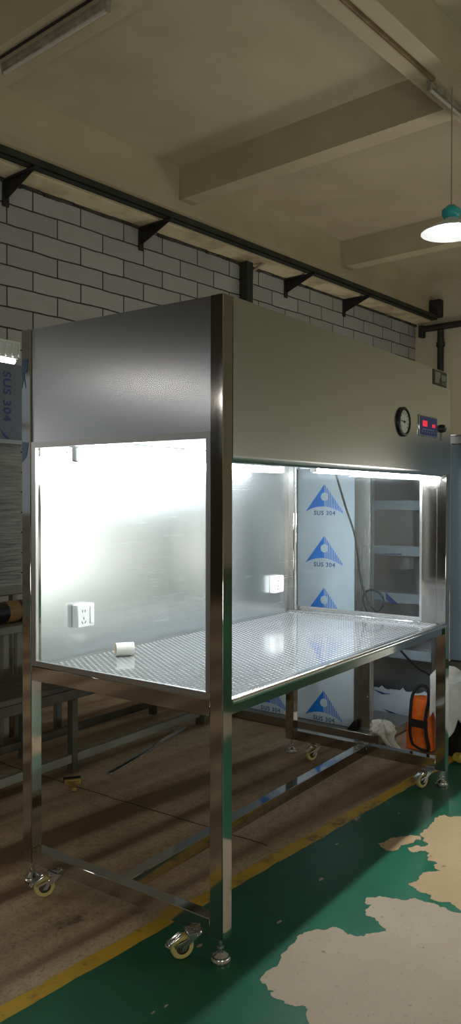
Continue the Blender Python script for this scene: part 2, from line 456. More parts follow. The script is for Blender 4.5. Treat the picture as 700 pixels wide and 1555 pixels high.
PB = [(.999,-.002),(1.058,-.023),(1.144,-.075),(1.158,-.11),(1.128,-.129),(1.073,-.105),(.994,-.092),(.962,-.053)]
PC = [(.769,-.228),(.801,-.245),(.882,-.242),(.929,-.284),(.971,-.256),(.967,-.22),(1.037,-.198),(1.034,-.161),(1.006,-.146),(1.072,-.132),(1.115,-.161),(1.191,-.103),(1.251,-.106),(1.345,-.097),(1.419,-.112),(1.435,-.162),(1.458,-.224),(1.3,-.42),(1.0,-.55),(.778,-.518),(.699,-.438),(.731,-.382),(.712,-.356),(.713,-.322),(.738,-.283)]
PD = [(1.161,.178),(1.195,.166),(1.141,.154)]
# further worn places in front of the bench, which its polished legs mirror
PE = [(-1.1,-.2),(-.8,-.12),(-.5,-.25),(-.55,-.6),(-.9,-.9),(-1.3,-.7)]
PF = [(-2.4,.1),(-1.9,.15),(-1.6,-.1),(-1.8,-.5),(-2.3,-.4)]
PG = [(.4,-1.3),(1.2,-1.1),(2.2,-1.3),(2.0,-2.2),(.9,-2.4),(.2,-1.9)]
mb.cur = 3
for k, pts in enumerate((PA, PB, PC, PD, PE, PF, PG)):
    mb.cur = 4 if k in (1, 2) else 3
    mb.poly([(*toB(*p), .0014) for p in ragged(pts, .010 if k < 4 else .05, 3 if k < 4 else 4)])
mb.cur = 3
for x, y in ((-.26, .03), (-.22, .02), (.05, .12), (.62, .03), (.9, .12), (.3, .0), (-.5, -.05), (1.32, .05)):
    a = random.uniform(.004, .010)
    mb.poly([(*toB(x+a*math.cos(t)*1.7, y+a*math.sin(t)*random.uniform(.5, 1)), .0014) for t in [k*PI/4 for k in range(8)]])
mb.cur = 5                                       # slab joint across the aisle
jx = [.735+random.gauss(0, .0025) for k in range(60)]; jy = [.33+k*.08 for k in range(60)]
jp = [toB(jx[k], jy[k]) for k in range(60)]
for k in range(59):
    (a0, b0), (a1, b1) = jp[k], jp[k+1]; mb.poly([(a0-.003, b0, .0010), (a0+.003, b0, .0010), (a1+.003, b1, .0010), (a1-.003, b1, .0010)])
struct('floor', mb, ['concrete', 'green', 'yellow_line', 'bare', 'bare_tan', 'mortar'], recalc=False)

struct('ceiling', MB().box(XL, XR, YN, YW, ZC, ZC+.15), 'ceiling')
mb = MB(); mb.box(XL, -6.9, YW, YW+.2, 0, ZC); mb.box(-3.1, XR, YW, YW+.2, 0, ZC); mb.box(-6.9, -3.1, YW, YW+.2, 0, 1.1); mb.box(-6.9, -3.1, YW, YW+.2, 2.75, ZC)
struct('wall_back', mb, 'block')
mb = MB()
for x in (-6.9, -5.95, -5.0, -4.05, -3.16): mb.box(x, x+.06, YW+.05, YW+.11, 1.1, 2.75)
mb.box(-6.9, -3.1, YW+.05, YW+.11, 1.1, 1.16); mb.box(-6.9, -3.1, YW+.05, YW+.11, 2.69, 2.75); mb.box(-6.9, -3.1, YW+.055, YW+.105, 2.1, 2.15)
struct('added_window_1', mb, 'old_white')  # unseen window, added for the bluish reflection in the side panel
struct('wall_right', MB().box(XR, XR+.2, YN, YW+.2, 0, ZC), 'farwall')
ZB = 4.72
struct('wall_front', MB().box(XL, XR, YN-.2, YN, 0, ZC), 'farwall')
mb = MB(); mb.box(XL-.2, XL, YN-.2, -4.5, 0, ZC); mb.box(XL-.2, XL, 4.4, YW+.2, 0, ZC); mb.box(XL-.2, XL, -4.5, 4.4, 3.1, ZC); mb.box(XL-.2, XL, -4.5, 4.4, 0, 1.9)
struct('wall_left', mb, 'dark_wall')
for i, (x0, x1) in enumerate(((1.74, 2.11), (4.80, 5.02), (8.2, 8.42), (-2.0, -1.64), (-5.2, -4.84))):
    o = struct('ceiling_beam', MB().box(x0, x1, YN, 4.9, ZB, ZC), 'beam')
struct('main_ceiling_beam', MB().box(XL, XR, 1.33, 1.65, ZB-.004, ZC), 'beam')
struct('main_ceiling_beam', MB().box(XL, XR, -2.3, -1.98, ZB-.004, ZC), 'beam')
struct('wall_beam', MB().box(XL, XR, 4.88, YW, 4.42, ZC), ['beam'])
# stained underside strip of the wall beam and the broken mortar under it
mb = MB(); mb.box(XL, XR, 4.89, YW, 4.405, 4.42); struct('trim_1', mb, 'ledge')
mb = MB()
x = XL
while x < XR:
    w = random.uniform(.05, .25); h = abs(random.gauss(.012, .012))+.006
    mb.box(x, min(x+w, XR), YW-.02-random.uniform(0, .015), YW, 4.405-h, 4.41); x += w
struct('trim_2', mb, 'mortar')

# ---------------------------------------------------------------- services on the wall
o = empty('steel_channel', B(4.5, 4.75, 4.39), TH)
tag(o, 'long dark green steel channel running along the block wall under the ceiling beam', 'steel channel')
mb = MB(True); mb.box(-2, 10.93, 4.70, 4.80, 4.40, 4.412); mb.box(-2, 10.93, 4.70, 4.712, 4.40, 4.475); mb.box(-2, 10.93, 4.788, 4.80, 4.40, 4.475)
mb.build('channel_body', 'green_steel', o)
mb = MB(True); mb.cyl((-2, 4.752, 4.445), (10.9, 4.752, 4.445), .02, 10); mb.build('inner_pipe', 'rust_black', o)
lbl = ['black iron bracket on the block wall, nearest the left edge', 'black iron bracket on the wall just left of the middle ceiling beam',
       'black iron bracket on the wall right of the dark vertical post', 'black iron bracket on the wall nearest the far corner']
for i, x in enumerate((2.73, 4.5, 7.25, 8.75)):
    o = empty('wall_bracket', B(x, 5.0, 4.2), TH); tag(o, lbl[i], 'bracket', 'iron brackets under the steel channel')
    mb = MB(True); mb.box(x-.03, x+.03, 4.68, 5.19, 4.375, 4.398, .003)
    mb.build('arm', 'rust_black', o)
    mb = MB(True); mb.prism([(x-.006, 5.19, 4.376), (x-.006, 4.72, 4.376), (x-.006, 5.19, 4.20)], (.012, 0, 0)); mb.build('gusset', 'rust_black', o)
    mb = MB(True); mb.box(x-.035, x+.035, 5.178, 5.198, 4.14, 4.376, .003); mb.build('wall_plate', 'rust_black', o)
o = empty('steel_post', B(6.3, 5.1, 0), TH)
tag(o, 'dark vertical steel post against the block wall behind the bench', 'post')
mb = MB(True); mb.box(6.24, 6.36, 5.06, 5.18, 0, 4.40); mb.build('post_body', 'green_steel', o)
mb = MB(True); mb.box(6.20, 6.40, 5.02, 5.19, 0, .015); mb.build('foot_plate', 'green_steel', o)
o = MB(True).tube([B_ for B_ in [(6.42, 5.13, .02), (6.42, 5.13, 4.2), (6.43, 5.11, 4.33), (6.46, 4.96, 4.40)]], .022, 10).build('conduit_pipe', 'old_white')
tag(o, 'pale thin conduit pipe rising beside the dark wall post', 'conduit pipe')
o = empty('wall_pipe', B(11.0, 4.9, 4.26), TH)
tag(o, 'dark iron pipe running level along the far plaster wall', 'pipe')
mb = MB(True); mb.cyl((11.02, 5.0, 4.29), (11.02, -3, 4.33), .055, 12); mb.build('pipe_run', 'pipe_black', o)
mb = MB(True); mb.box(10.97, 11.1, 5.0, 5.08, 4.15, 4.36, .01); mb.build('end_bracket', 'pipe_black', o)
o = empty('drop_pipe', B(11.02, 4.68, 0), TH)
tag(o, 'dark iron pipe dropping vertically down the far plaster wall', 'pipe')
mb = MB(True); mb.cyl((11.015, 4.68, .0), (11.015, 4.68, 4.235), .055, 12); mb.build('pipe_run', 'pipe_black', o)
mb = MB(True)
for z in (3.95,): mb.cyl((11.015, 4.68, z), (11.015, 4.68, z+.07), .075, 12)
mb.build('coupling', 'pipe_black', o)
o = empty('junction_box', B(11.0, 4.97, 4.5), TH)
tag(o, 'black box mounted in the far corner above the level pipe', 'junction box')
mb = MB(True); mb.box(10.955, 11.095, 4.665, 4.87, 4.46, 4.76, .015); mb.build('box_body', 'rust_black', o)
mb = MB(True); mb.box(10.94, 10.957, 4.685, 4.845, 4.49, 4.73, .006); mb.build('lid', 'pipe_black', o)

# ---------------------------------------------------------------- ceiling tubes (off) and conduits
def batten(p, along, n_len, label, loc):
    """bare tube batten on a beam: p start, along unit dir (building), runs n_len"""
    o = empty('ceiling_tube_lamp', B(*loc), TH); tag(o, label, 'fluorescent lamp')
    a = Vector((*along, 0)); s = Vector((-along[1], along[0], 0)); P = Vector(p)
    z = ZB-.004
    def ob(c, la, ls, lz): return MB(True).obox(c, a, s, (0, 0, 1), la, ls, lz, .003)
    ob(P+a*(n_len/2)+Vector((0, 0, -.025)), n_len/2, .022, .024).build('batten', 'old_white', o)
    for t in (.012, n_len-.012):
        m = ob(P+a*t+s*.0+Vector((0, 0, -.065)), .011, .016, .022); m.build('lamp_holder', 'old_white', o)
    m = MB(True); m.cyl(P+a*.02+Vector((0, 0, -.072)), P+a*(n_len-.02)+Vector((0, 0, -.072)), .0145, 12); m.build('tube', 'tube_off', o)
batten((1.90, 2.70, ZB), (0, 1), 1.26, 'unlit tube lamp under the near ceiling beam at upper left', (1.9, 3.3, ZB-.1))
batten((4.27, 1.53, ZB), (1, 0), 1.26, 'unlit tube lamp under the long ceiling beam at upper right', (4.9, 1.5, ZB-.1))
o = MB(True).tube([(-2, 1.487, ZB-.016), (4.26, 1.487, ZB-.016)], .019, 8).build('ceiling_conduit', 'wood_strip')
tag(o, 'tan conduit strip along the underside of the long ceiling beam', 'conduit')
o = MB(True).tube([(1.82, -1.9, ZB-.01), (1.82, 4.86, ZB-.01)], .010, 8).build('ceiling_conduit', 'rust_black')
tag(o, 'dark thin conduit along the underside of the near ceiling beam', 'conduit')
o = MB(True).tube([(4.86+.05*math.cos(t), 1.40+.035*math.sin(t), ZB-.0105) for t in [k*PI/8 for k in range(16)]], .008, 6, True).build('hanging_cord_loop', 'rust_black')
tag(o, 'small dark cable loop under the beam crossing at upper right', 'cable')

# ---------------------------------------------------------------- pendant lamp
def pendant(x, y, z, label, power=60):
    o = empty('pendant_lamp', B(x, y, z), TH); tag(o, label, 'lamp')
    mb = MB(True); prof = [(.245, 0), (.235, .010), (.19, .035), (.12, .07), (.06, .10), (.045, .12)]
    prof2 = [(r-.004 if i else r, h-.004) for i, (r, h) in enumerate(prof)][::-1]
    mb.lathe(prof+prof2, (x, y, z), (0, 0, 1), 40, False); mb.build('lamp_shade', 'enamel', o)
    mb = MB(True); mb.lathe([(.05, .115), (.065, .125), (.078, .15), (.075, .185), (.035, .22), (.012, .23)], (x, y, z), (0, 0, 1), 24); mb.build('cap', 'teal', o)
    mb = MB(True); mb.cyl((x, y, z+.23), (x, y, ZB-.004), .005, 8); mb.build('cord', 'old_white', o)
    mb = MB(True); mb.lathe([(.02, .10), (.055, .08), (.085, .04), (.085, .01), (.06, -.025), (.02, -.04)], (x, y, z), (0, 0, 1), 24); mb.build('bulb', 'bulb', o)
    return o
pendant(4.5, 1.44, 3.53, 'lit white pendant lamp hanging from the long ceiling beam', 60)

# ================================================================== CLEAN BENCH
bench = empty('clean_bench', (L/2, D/2, 0))
tag(bench, 'tall stainless steel clean bench with glass ends and lit open front on casters', 'clean bench')
ZT, ZR0, ZG0, ZG1, ZH = .745, .705, .772, 1.496, 1.43
HB = .0745
part = lambda n, m, mat, lab=None: m.build(n, mat, bench, lab)
posts = [(0, 0), (0, D-W), (L-W, 0), (L-W, D-W)]
pobj = []
for (x, y) in posts:
    pobj.append(part('post', MB().box(x, x+W, y, y+W, HB, H, .0025), 'mirror'))
for x in (0, L-W):
    part('bottom_rail', MB().box(x+.001, x+W-.001, W, D-W, .0755, .1255, .002), 'mirror')
    part('worktop_rail', MB().box(x+.001, x+W-.001, W, D-W, ZR0, ZR0+.05, .002), 'mirror')
    part('top_rail', MB().box(x+.013, x+W-.013, W, D-W, H-.04, H-.002, .002), 'mirror')
part('long_rail', MB().box(W, L-W, .395, .442, .075, .1225, .002), 'mirror')
part('apron', MB().box(W, L-W, .010, .040, ZR0, .740, .002), 'mirror')
part('rear_apron', MB().box(W, L-W, D-.044, D-.004, ZR0, .740, .002), 'mirror')
# hood
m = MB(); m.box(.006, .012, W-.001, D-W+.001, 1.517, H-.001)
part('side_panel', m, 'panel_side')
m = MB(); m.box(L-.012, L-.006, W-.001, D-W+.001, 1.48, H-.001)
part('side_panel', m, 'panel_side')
# front hood panel with rolled lower edge, fixed between the posts (covers the right one)
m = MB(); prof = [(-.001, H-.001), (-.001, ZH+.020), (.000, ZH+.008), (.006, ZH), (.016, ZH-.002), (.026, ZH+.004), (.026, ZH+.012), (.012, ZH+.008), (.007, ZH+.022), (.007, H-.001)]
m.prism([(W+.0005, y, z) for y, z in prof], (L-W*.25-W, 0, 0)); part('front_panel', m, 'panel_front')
part('roof_panel', MB().box(.012, L-.012, .010, D-.004, H-.012, H-.002, .002), 'dull')
part('hood_liner', MB().box(.014, L-.014, .050, D-.045, 1.525, 1.535), 'liner')
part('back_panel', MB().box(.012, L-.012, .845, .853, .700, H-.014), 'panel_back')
# left window trim and pane
def window_frame(x, y0, y1, z0, z1, wL, wB, wT, mat, d=.012):
    m = MB()
    m.box(x, x+d, y0, y0+wL, z0, z1); m.box(x, x+d, y1-wL*1.4, y1, z0, z1)
    m.box(x+.0003, x+d, y0+wL, y1-wL*1.4, z0, z0+wB); m.box(x+.0003, x+d, y0+wL, y1-wL*1.4, z1-wT, z1)
    return part('window_frame', m, mat)
window_frame(.002, W, D-W, .7555, 1.517, .016, .018, .020, 'dull')
part('glass_pane', MB().box(.006, .010, .060, .785, .768, 1.500), 'glass')
# right end: filler strip, frame and pane
window_frame(1.745, .128, D-W+.02, .7555, 1.50, .012, .016, .02, 'bright', .010)
part('end_filler', MB().box(1.742, 1.752, W, .128, .757, 1.48, .001), 'mirror')
part('glass_pane', MB().box(1.748, 1.752, .138, .80, .768, 1.490), 'glass')
m = MB(); m.box(1.722, 1.741, .800, .822, .757, 1.50, .002)
for z in (.80, 1.0, 1.2, 1.36): m.cyl((1.7225, .811, z), (1.7195, .811, z), .003, 8)
part('corner_strip', m, 'bright', 'bright slotted corner strip')
m = MB(); m.box(.016, .030, .822, .842, .757, 1.38, .002)
part('corner_strip', m, 'bright')
m = MB(); m.box(.020, .026, .79, .81, .9, 1.3, .002)
# perforated worktop
def perforated():
    m = MB(); x0, x1, y0, y1 = .050, 1.715, .040, .832
    p, q, r = .0235, .0185, .0056
    mx, my = .018, .016
    nx, ny = int((x1-x0-2*mx)/p), int((y1-y0-2*my)/q)
    ax, ay = x0+(x1-x0-nx*p)/2, y0+(y1-y0-ny*q)/2
    z, zl = ZT, ZT-.0012
    k = 8
    for j in range(ny):
        off = p*.5 if j % 2 else 0
        ya, yb = ay+j*q, ay+(j+1)*q
        n = nx - (1 if j % 2 else 0)
        if j % 2:   # half blanks at both ends
            for xa in (ax, ax+nx*p-p*.5): m.raw([(xa, ya, z), (xa+p*.5, ya, z), (xa+p*.5, yb, z), (xa, yb, z)], [[0, 1, 2, 3]])
        for i in range(n):
            xa = ax+off+i*p; xb = xa+p; cx_, cy_ = (xa+xb)/2, (ya+yb)/2
            outer = [(xb, cy_), (xb, yb), (cx_, yb), (xa, yb), (xa, cy_), (xa, ya), (cx_, ya), (xb, ya)]
            inner = [(cx_+r*math.cos(t), cy_+r*math.sin(t)) for t in [2*PI*a/k for a in range(k)]]
            vs = [(*a, z) for a in outer]+[(*a, z) for a in inner]+[(*a, zl) for a in inner]
            fs = [[a, (a+1) % k, k+(a+1) % k, k+a] for a in range(k)]+[[k+a, k+(a+1) % k, 2*k+(a+1) % k, 2*k+a] for a in range(k)]
            m.raw(vs, fs)
    # plain margins
    X0, X1, Y0, Y1 = ax, ax+nx*p, ay, ay+ny*q
    for a, b_, c, d in ((x0, x1, y0, Y0), (x0, x1, Y1, y1), (x0, X0, Y0, Y1), (X1, x1, Y0, Y1)):
        m.raw([(a, c, z), (b_, c, z), (b_, d, z), (a, d, z)], [[0, 1, 2, 3]])
    return m
wt = perforated().build('worktop', 'tray', bench, 'perforated steel worktop', recalc=False)
part('added_backing', MB().box(.050, 1.715, .040, .832, ZT-.012, ZT-.0014), 'filter')  # white sheet added under the holes so they show bright
m = MB(); prof = [(.044, ZT+.0005), (.030, ZT+.008), (.018, ZT+.0115), (.006, ZT+.011), (-.002, ZT+.006), (-.004, ZT), (-.002, ZT-.006), (.008, ZT-.010), (.044, ZT-.010)]
m.prism([(W, y, z) for y, z in prof], (L-2*W, 0, 0)); part('front_lip', m, 'bright', 'rounded front lip')
m = MB(); m.box(1.700, 1.745, .040, .835, ZT-.002, ZT+.012, .003); part('edge_strip', m, 'bright'); m = MB(); m.box(.050, 1.700, .8325, .8445, ZT-.008, ZT+.0004); part('edge_strip', m, 'tray')
m = MB(); m.box(.012, .050, .040, .845, ZT-.008, ZT+.002, .001); part('edge_strip', m, 'bright')
# lamps in the hood
def lamp(x0, x1, y, z, lab, mt='tube'):
    b = MB(); b.box(x0, x1, y-.018, y+.018, z+.036, z+.056, .003)
    b.box(x0+.006, x0+.022, y-.011, y+.011, z-.012, z+.036, .003); b.box(x1-.022, x1-.006, y-.011, y+.011, z-.012, z+.036, .003)
    fx = part('tube_lamp', b, 'white_plastic', lab)
    MB().cyl((x0+.022, y, z), (x1-.022, y, z), .0135, 14).build('lit_tube', mt, fx)
    return fx
rear = lamp(.075, 1.42, .69, 1.462, 'rear lit tube lamp')
front = lamp(.60, 1.60, .062, 1.430, 'front lit tube lamp', 'tube_front')
# loose wire and bracket at the rear lamp's end
m = MB(); m.tube([(.062, .70, 1.485), (.060, .705, 1.468), (.064, .700, 1.450), (.08, .695, 1.444)], .002, 6); m.tube([(.06, .67, 1.452), (.062, .63, 1.446), (.066, .60, 1.445)], .002, 6)
m.build('lamp_wire', 'slot', rear)
# sockets
def socket(x0, lab, two=True):
    y = .845; s = .086; z0 = .853
    b = MB(); b.box(x0, x0+s, y-.032, y, z0, z0+s, .004)
    so = part('power_socket', b, 'white_plastic', lab)
    MB().box(x0+.060, x0+.080, y-.0355, y-.030, z0+.012, z0+s-.010, .002).build('rocker_switch', 'white_plastic', so)
    h = MB(); yy = y-.0322
    for dx in (.024, .036): h.box(x0+dx-.0012, x0+dx+.0012, yy-.0006, yy+.001, z0+.056, z0+.066)
    for dx, dz, an in ((.030, .034, 0), (.022, .020, .6), (.038, .020, -.6)):
        h.obox((x0+dx, yy, z0+dz), (math.cos(an), 0, math.sin(an)), (0, 1, 0), (-math.sin(an), 0, math.cos(an)), .0012, .0008, .005)
    h.build('socket_slots', 'slot', so)
socket(.215, 'white wall socket with rocker switch at the left end'); socket(1.54, 'white wall socket at the right end')
# gauge
g = MB(); gx, gz = 1.222, 1.638
g.lathe([(.058, 0), (.060, .003), (.060, .008), (.055, .012), (.049, .012), (.047, .007)], (gx, -.001, gz), (0, -1, 0), 36, False)
g.lathe([(.0, .0), (.058, .0)], (gx, -.0012, gz), (0, -1, 0), 36, False)
ga = part('pressure_gauge', g, 'black', 'round black pressure gauge')
d = MB(); d.lathe([(.0475, .0), (.0475, .006)], (gx, -.001, gz), (0, -1, 0), 36); d.build('dial_face', 'dial', ga)
d = MB()
for k in range(11):
    a = math.radians(215-k*25); c, s = math.cos(a), math.sin(a)
    d.obox((gx+c*.037, -.0075, gz+s*.037), (c, 0, s), (0, 1, 0), (-s, 0, c), .006 if k % 5 == 0 else .004, .0006, .0012)
d.build('scale_marks', 'slot', ga)
d = MB(); d.obox((gx-.010, -.0088, gz+.001), (1, 0, -.08), (0, 1, 0), (.08, 0, 1), .024, .0006, .0015); d.cyl((gx, -.007, gz), (gx, -.0105, gz), .005, 12); d.build('needle', 'black', ga)
# control panel
b = MB(); b.box(1.382, 1.583, -.006, .0, 1.594, 1.684, .003); cp = part('control_panel', b, 'zinc', 'blue control panel with red displays')
MB().box(1.390, 1.577, -.0075, -.005, 1.599, 1.679, .001).build('panel_face', 'blue', cp)
for (x0, x1, z0, z1, dg) in ((1.414, 1.462, 1.636, 1.660, 2), (1.520, 1.552, 1.637, 1.650, 2)):
    dd = MB(); dd.box(x0, x1, -.0090, -.0072, z0, z1, .0005); ds = dd.build('digital_display', 'red_led', cp)
    sg = MB(); w = (x1-x0)/dg; h = z1-z0
    for k in range(dg):
        a, c = x0+w*(k+.22), x0+w*(k+.78)
        for zz in (z0+h*.15, z0+h*.5, z0+h*.85): sg.box(a, c, -.0094, -.0089, zz-h*.045, zz+h*.045)
        for xx in (a, c): sg.box(xx-w*.05, xx+w*.05, -.0094, -.0089, z0+h*.15, z0+h*.85)
    sg.build('display_digits', 'red_dark', ds)
pr = MB()
for k in range(6): pr.lathe([(.0032, 0), (.0032, .0006)], (1.412+.026*k, -.0074, 1.613), (0, -1, 0), 10)
for k in range(4): pr.box(1.432+.03*k, 1.452+.03*k, -.0079, -.0074, 1.622, 1.6255)
pr.lathe([(.004, 0), (.004, .0008)], (1.418, -.0074, 1.623), (0, -1, 0), 10); pr.build('key_row', 'pale_print', cp)
k_ = MB(); k_.lathe([(.019, 0), (.019, .006), (.017, .009), (.016, .016), (.014, .018)], (1.645, -.001, 1.641), (0, -1, 0), 24)
ko = part('control_knob', k_, 'black', 'black knob')
MB().box(1.6435, 1.6465, -.0205, -.018, 1.643, 1.655).build('pointer_mark', 'white_plastic', ko)
k_ = MB(); k_.xf = Matrix.Translation((1.642, -.001, 1.604)) @ Matrix.Diagonal((.7, 1, 1.3, 1)); k_.lathe([(.012, 0), (.012, .003)], (0, 0, 0), (0, -1, 0), 20)
part('key_tag', k_, 'plate_grey', 'small oval tag below the knob')
# name plate
b = MB(); b.box(1.540, 1.700, -.004, 0, 1.829, 1.896, .001); npl = part('name_plate', b, 'plate_black', 'small black and grey plate')
b = MB(); b.box(1.557, 1.606, -.0052, -.004, 1.838, 1.886); b.box(1.632, 1.690, -.0052, -.004, 1.853, 1.880); b.box(1.640, 1.652, -.0052, -.004, 1.836, 1.846); b.box(1.664, 1.676, -.0052, -.004, 1.834, 1.848)
b.box(1.606, 1.620, -.0052, -.004, 1.862, 1.886); b.box(1.684, 1.694, -.0052, -.004, 1.834, 1.868)
b.build('plate_marks', 'plate_grey', npl)
# remains of protective film on the rear left post
for tris in ([[(D-.006, 1.80), (D-W+.012, 1.80), (D-W+.016, 1.755), (D-.016, 1.752), (D-W+.022, 1.70), (D-.012, 1.735), (D-.004, 1.70)]],
             [[(D-.004, 1.52), (D-W+.010, 1.515), (D-W+.02, 1.47), (D-.004, 1.45)]]):
    b = MB()
    for t in tris: b.prism([(-.0012, y, z) for y, z in t], (.0008, 0, 0))
    b.build('film_remnant', 'film_blue', pobj[1], 'torn blue printed film')
# casters and levelling feet
def caster(X_, Y_, an, side=-1.):
    x = y = 0.; XF = Matrix.Translation((X_, Y_, 0)) @ Matrix.Rotation(an, 4, 'Z')
    b = MB(xf=XF); hx = x+side*.046; zc = .0355
    b.box(x-.032, x+.022, y-.024, y+.024, .0715, .0752, .001)
    b.cyl((x-.006, y, .064), (x-.006, y, .072), .019, 16)
    for s in (-1, 1):
        b.prism([(x+.010, y+s*.0155, .068), (x-.028, y+s*.0155, .068), (hx-.008, y+s*.0155, zc-.006), (hx+.006, y+s*.0155, zc-.008), (hx+.014, y+s*.0155, zc+.004)], (0, s*.0025, 0))
    b.cyl((hx, y-.020, zc), (hx, y+.020, zc), .0055, 10)
    ca = part('caster', b, 'zinc')
    w = MB(xf=XF); w.lathe([(.020, -.011), (.031, -.011), (.0345, -.007), (.0345, .007), (.031, .011), (.020, .011)], (hx, y, zc), (0, 1, 0), 32, False); wh = w.build('wheel', 'tread', ca)
    w = MB(xf=XF); w.lathe([(.006, -.012), (.010, -.012), (.012, -.007), (.0205, -.006), (.0205, .006), (.012, .007), (.010, .012), (.006, .012)], (hx, y, zc), (0, 1, 0), 24, False); w.build('hub', 'hub', ca)
    t = MB(xf=XF); t.obox((hx-.024, y-.004, .062), (1, 0, .55), (0, 1, 0), (-.55, 0, 1), .022, .013, .0018, .001); t.tube([(hx-.044, y-.012, .046), (hx-.048, y, .043), (hx-.044, y+.008, .046)], .003, 6)
    t.obox((hx-.008, y-.022, .052), (1, 0, .3), (0, 1, 0), (-.3, 0, 1), .022, .002, .003); t.build('brake_lever', 'bright', ca)
for x, y, an in ((.012, .102, -.53), (.016, .697, -.53), (1.705, .075, -.32), (1.735, .675, -.32)): caster(x, y, an)
for x, y in ((W/2, W/2), (W/2, D-W/2), (L-W/2, W/2), (L-W/2, D-W/2)):
    b = MB(); b.lathe([(.0275, 0), (.029, .003), (.0285, .009), (.024, .012), (.0225, .016), (.023, .020), (.014, .026), (.010, .030)], (x, y, 0), (0, 0, 1), 28)
    lf = part('levelling_foot', b, 'zinc')
    b = MB(); b.cyl((x, y, .026), (x, y, .0755), .0055, 12); b.lathe([(.011, .034), (.011, .043)], (x, y, 0), (0, 0, 1), 6, smooth=False); b.build('threaded_stem', 'zinc', lf)

# ================================================================== THINGS ROUND THE BENCH
# short pipe on the worktop
o = empty('pipe_offcut', (.352, .712, ZT)); tag(o, 'short white plastic pipe offcut lying on the perforated worktop', 'pipe piece')
ax = Vector((math.cos(-.62), math.sin(-.62), 0)); p0 = Vector((.325, .730, ZT+.0245))
mb = MB(); mb.lathe([(.0215, 0), (.0245, .0), (.0245, .066), (.0215, .066)], p0, ax, 32, False); mb.build('pipe_wall', 'pvc', o)
mb = MB(); mb.lathe([(.0212, .0655), (.0212, .0005)], p0, ax, 32, False); mb.build('bore', 'pvc_inner', o, 'cream inside')

# ---- cabinet with film-covered front, behind the right end
XA = 2.12
o = empty('stainless_cabinet', (XA+.25, 1.2, 0)); tag(o, 'steel cabinet front under blue printed protective film behind the bench', 'cabinet')
mb = MB(); mb.box(XA-.03, XA+.44, .505, 2.0, .004, .056, .003); mb.build('plinth', 'plinth', o)
mb = MB(); mb.box(XA+.02, XA+.045, .585, .680, .056, 2.0, .002); mb.build('corner_post', 'cab_steel', o)
mb = MB(); mb.box(XA+.045, XA+.43, .70, 1.98, 1.98, 2.0); mb.box(XA+.045, XA+.07, .585, 1.98, .056, 1.98); mb.build('carcass', 'rack_steel', o)
mb = MB(); mb.cur = 0; mb.box(XA+.030, XA+.044, .680, 1.98, .058, 2.0)
X = XA+.0296
u, v = (0, -1, 0), (0, 0, 1)
for col in range(3):
    for k in range(7):
        ap = (X, .874+.36*col, .239+.2926*k)
        if ap[2] > 1.99 or ap[1] > 1.95: continue
        put_logo(mb, ap, u, v, .245, 1, 1)
        mb.cur = 2; put_text(mb, (X, ap[1]+.068, ap[2]-.176), u, v, .138, .026)
mb.build('door_panel', ['film', 'print', 'print_text'], o, 'panel under blue printed film', recalc=False)

# ---- rack with film-covered shelf edges
XB = 2.60
o = empty('shelf_rack', (XB+.2, .62, 0)); tag(o, 'dark steel shelf rack with film-covered shelf edges seen through the end glass', 'shelf rack')
ya, yb = .395, 1.05
mb = MB(); mb.box(XB+.10, XB+.115, ya, yb, .02, 1.9); mb.build('back_sheet', 'rack_steel', o)
for y in (ya, yb-.02): MB().box(XB, XB+.115, y, y+.02, .0, 1.9, .002).build('side_upright', 'rack_steel', o)
for i, z in enumerate((.385, .715, .995, 1.265, 1.62)):
    mb = MB(); mb.box(XB-.005, XB+.10, ya+.02, yb-.02, z, z+.050, .003)
    sh = mb.build('shelf', 'rack_steel', o)
    mb = MB(); mb.cur = 0; mb.box(XB-.0075, XB-.0052, ya+.02, yb-.02, z-.004, z+.052); mb.cur = 1
    xx = XB-.0078
    if z in (.715,):
        mb.poly([(xx, .70, z+.050), (xx, .62, z-.012), (xx, .665, z-.016), (xx, .70, z+.012)])
        mb.poly([(xx, .79, z+.004), (xx, .73, z+.004), (xx, .73, z), (xx, .79, z)])
    if z in (.995,):
        mb.poly([(xx, .85, z+.046), (xx, .875, z+.012), (xx, .89, z+.012), (xx, .89, z+.020)]); mb.poly([(xx, .72, z+.004), (xx, .60, z+.008), (xx, .60, z), (xx, .72, z)])
        mb.poly([(xx, .89, z+.006), (xx, .83, z+.006), (xx, .83, z), (xx, .89, z)])
    mb.build('film_strip', ['film_dim', 'print_dark'], sh, 'pale blue film strip', recalc=False)
# torn film over the foot of the rack
random.seed(3)
mb = MB(); n = 34; top = [(ya+.0+(yb-ya)*i/n, .19+.012*random.random()+(.012 if i % 7 == 3 else 0)-.02*(i/n)) for i in range(n+1)]
mb.prism([(XB-.012, ya, .004)] + [(XB-.012, y, z) for y, z in top] + [(XB-.012, yb, .004)], (.006, 0, 0))
mb.cur = 1; xx = XB-.0124
for (y, z, s) in ((.72, .165, 1), (.86, .12, 1), (.62, .05, 1.6), (.80, .04, 1.0), (.5, .10, .8)):
    mb.poly([(xx, y+.06*s, z+.010*s), (xx, y-.02*s, z-.004*s), (xx, y-.07*s, z-.002*s), (xx, y, z-.014*s)])
mb.build('torn_film', ['film_white', 'print_dark'], o, 'torn white and blue film', recalc=False)

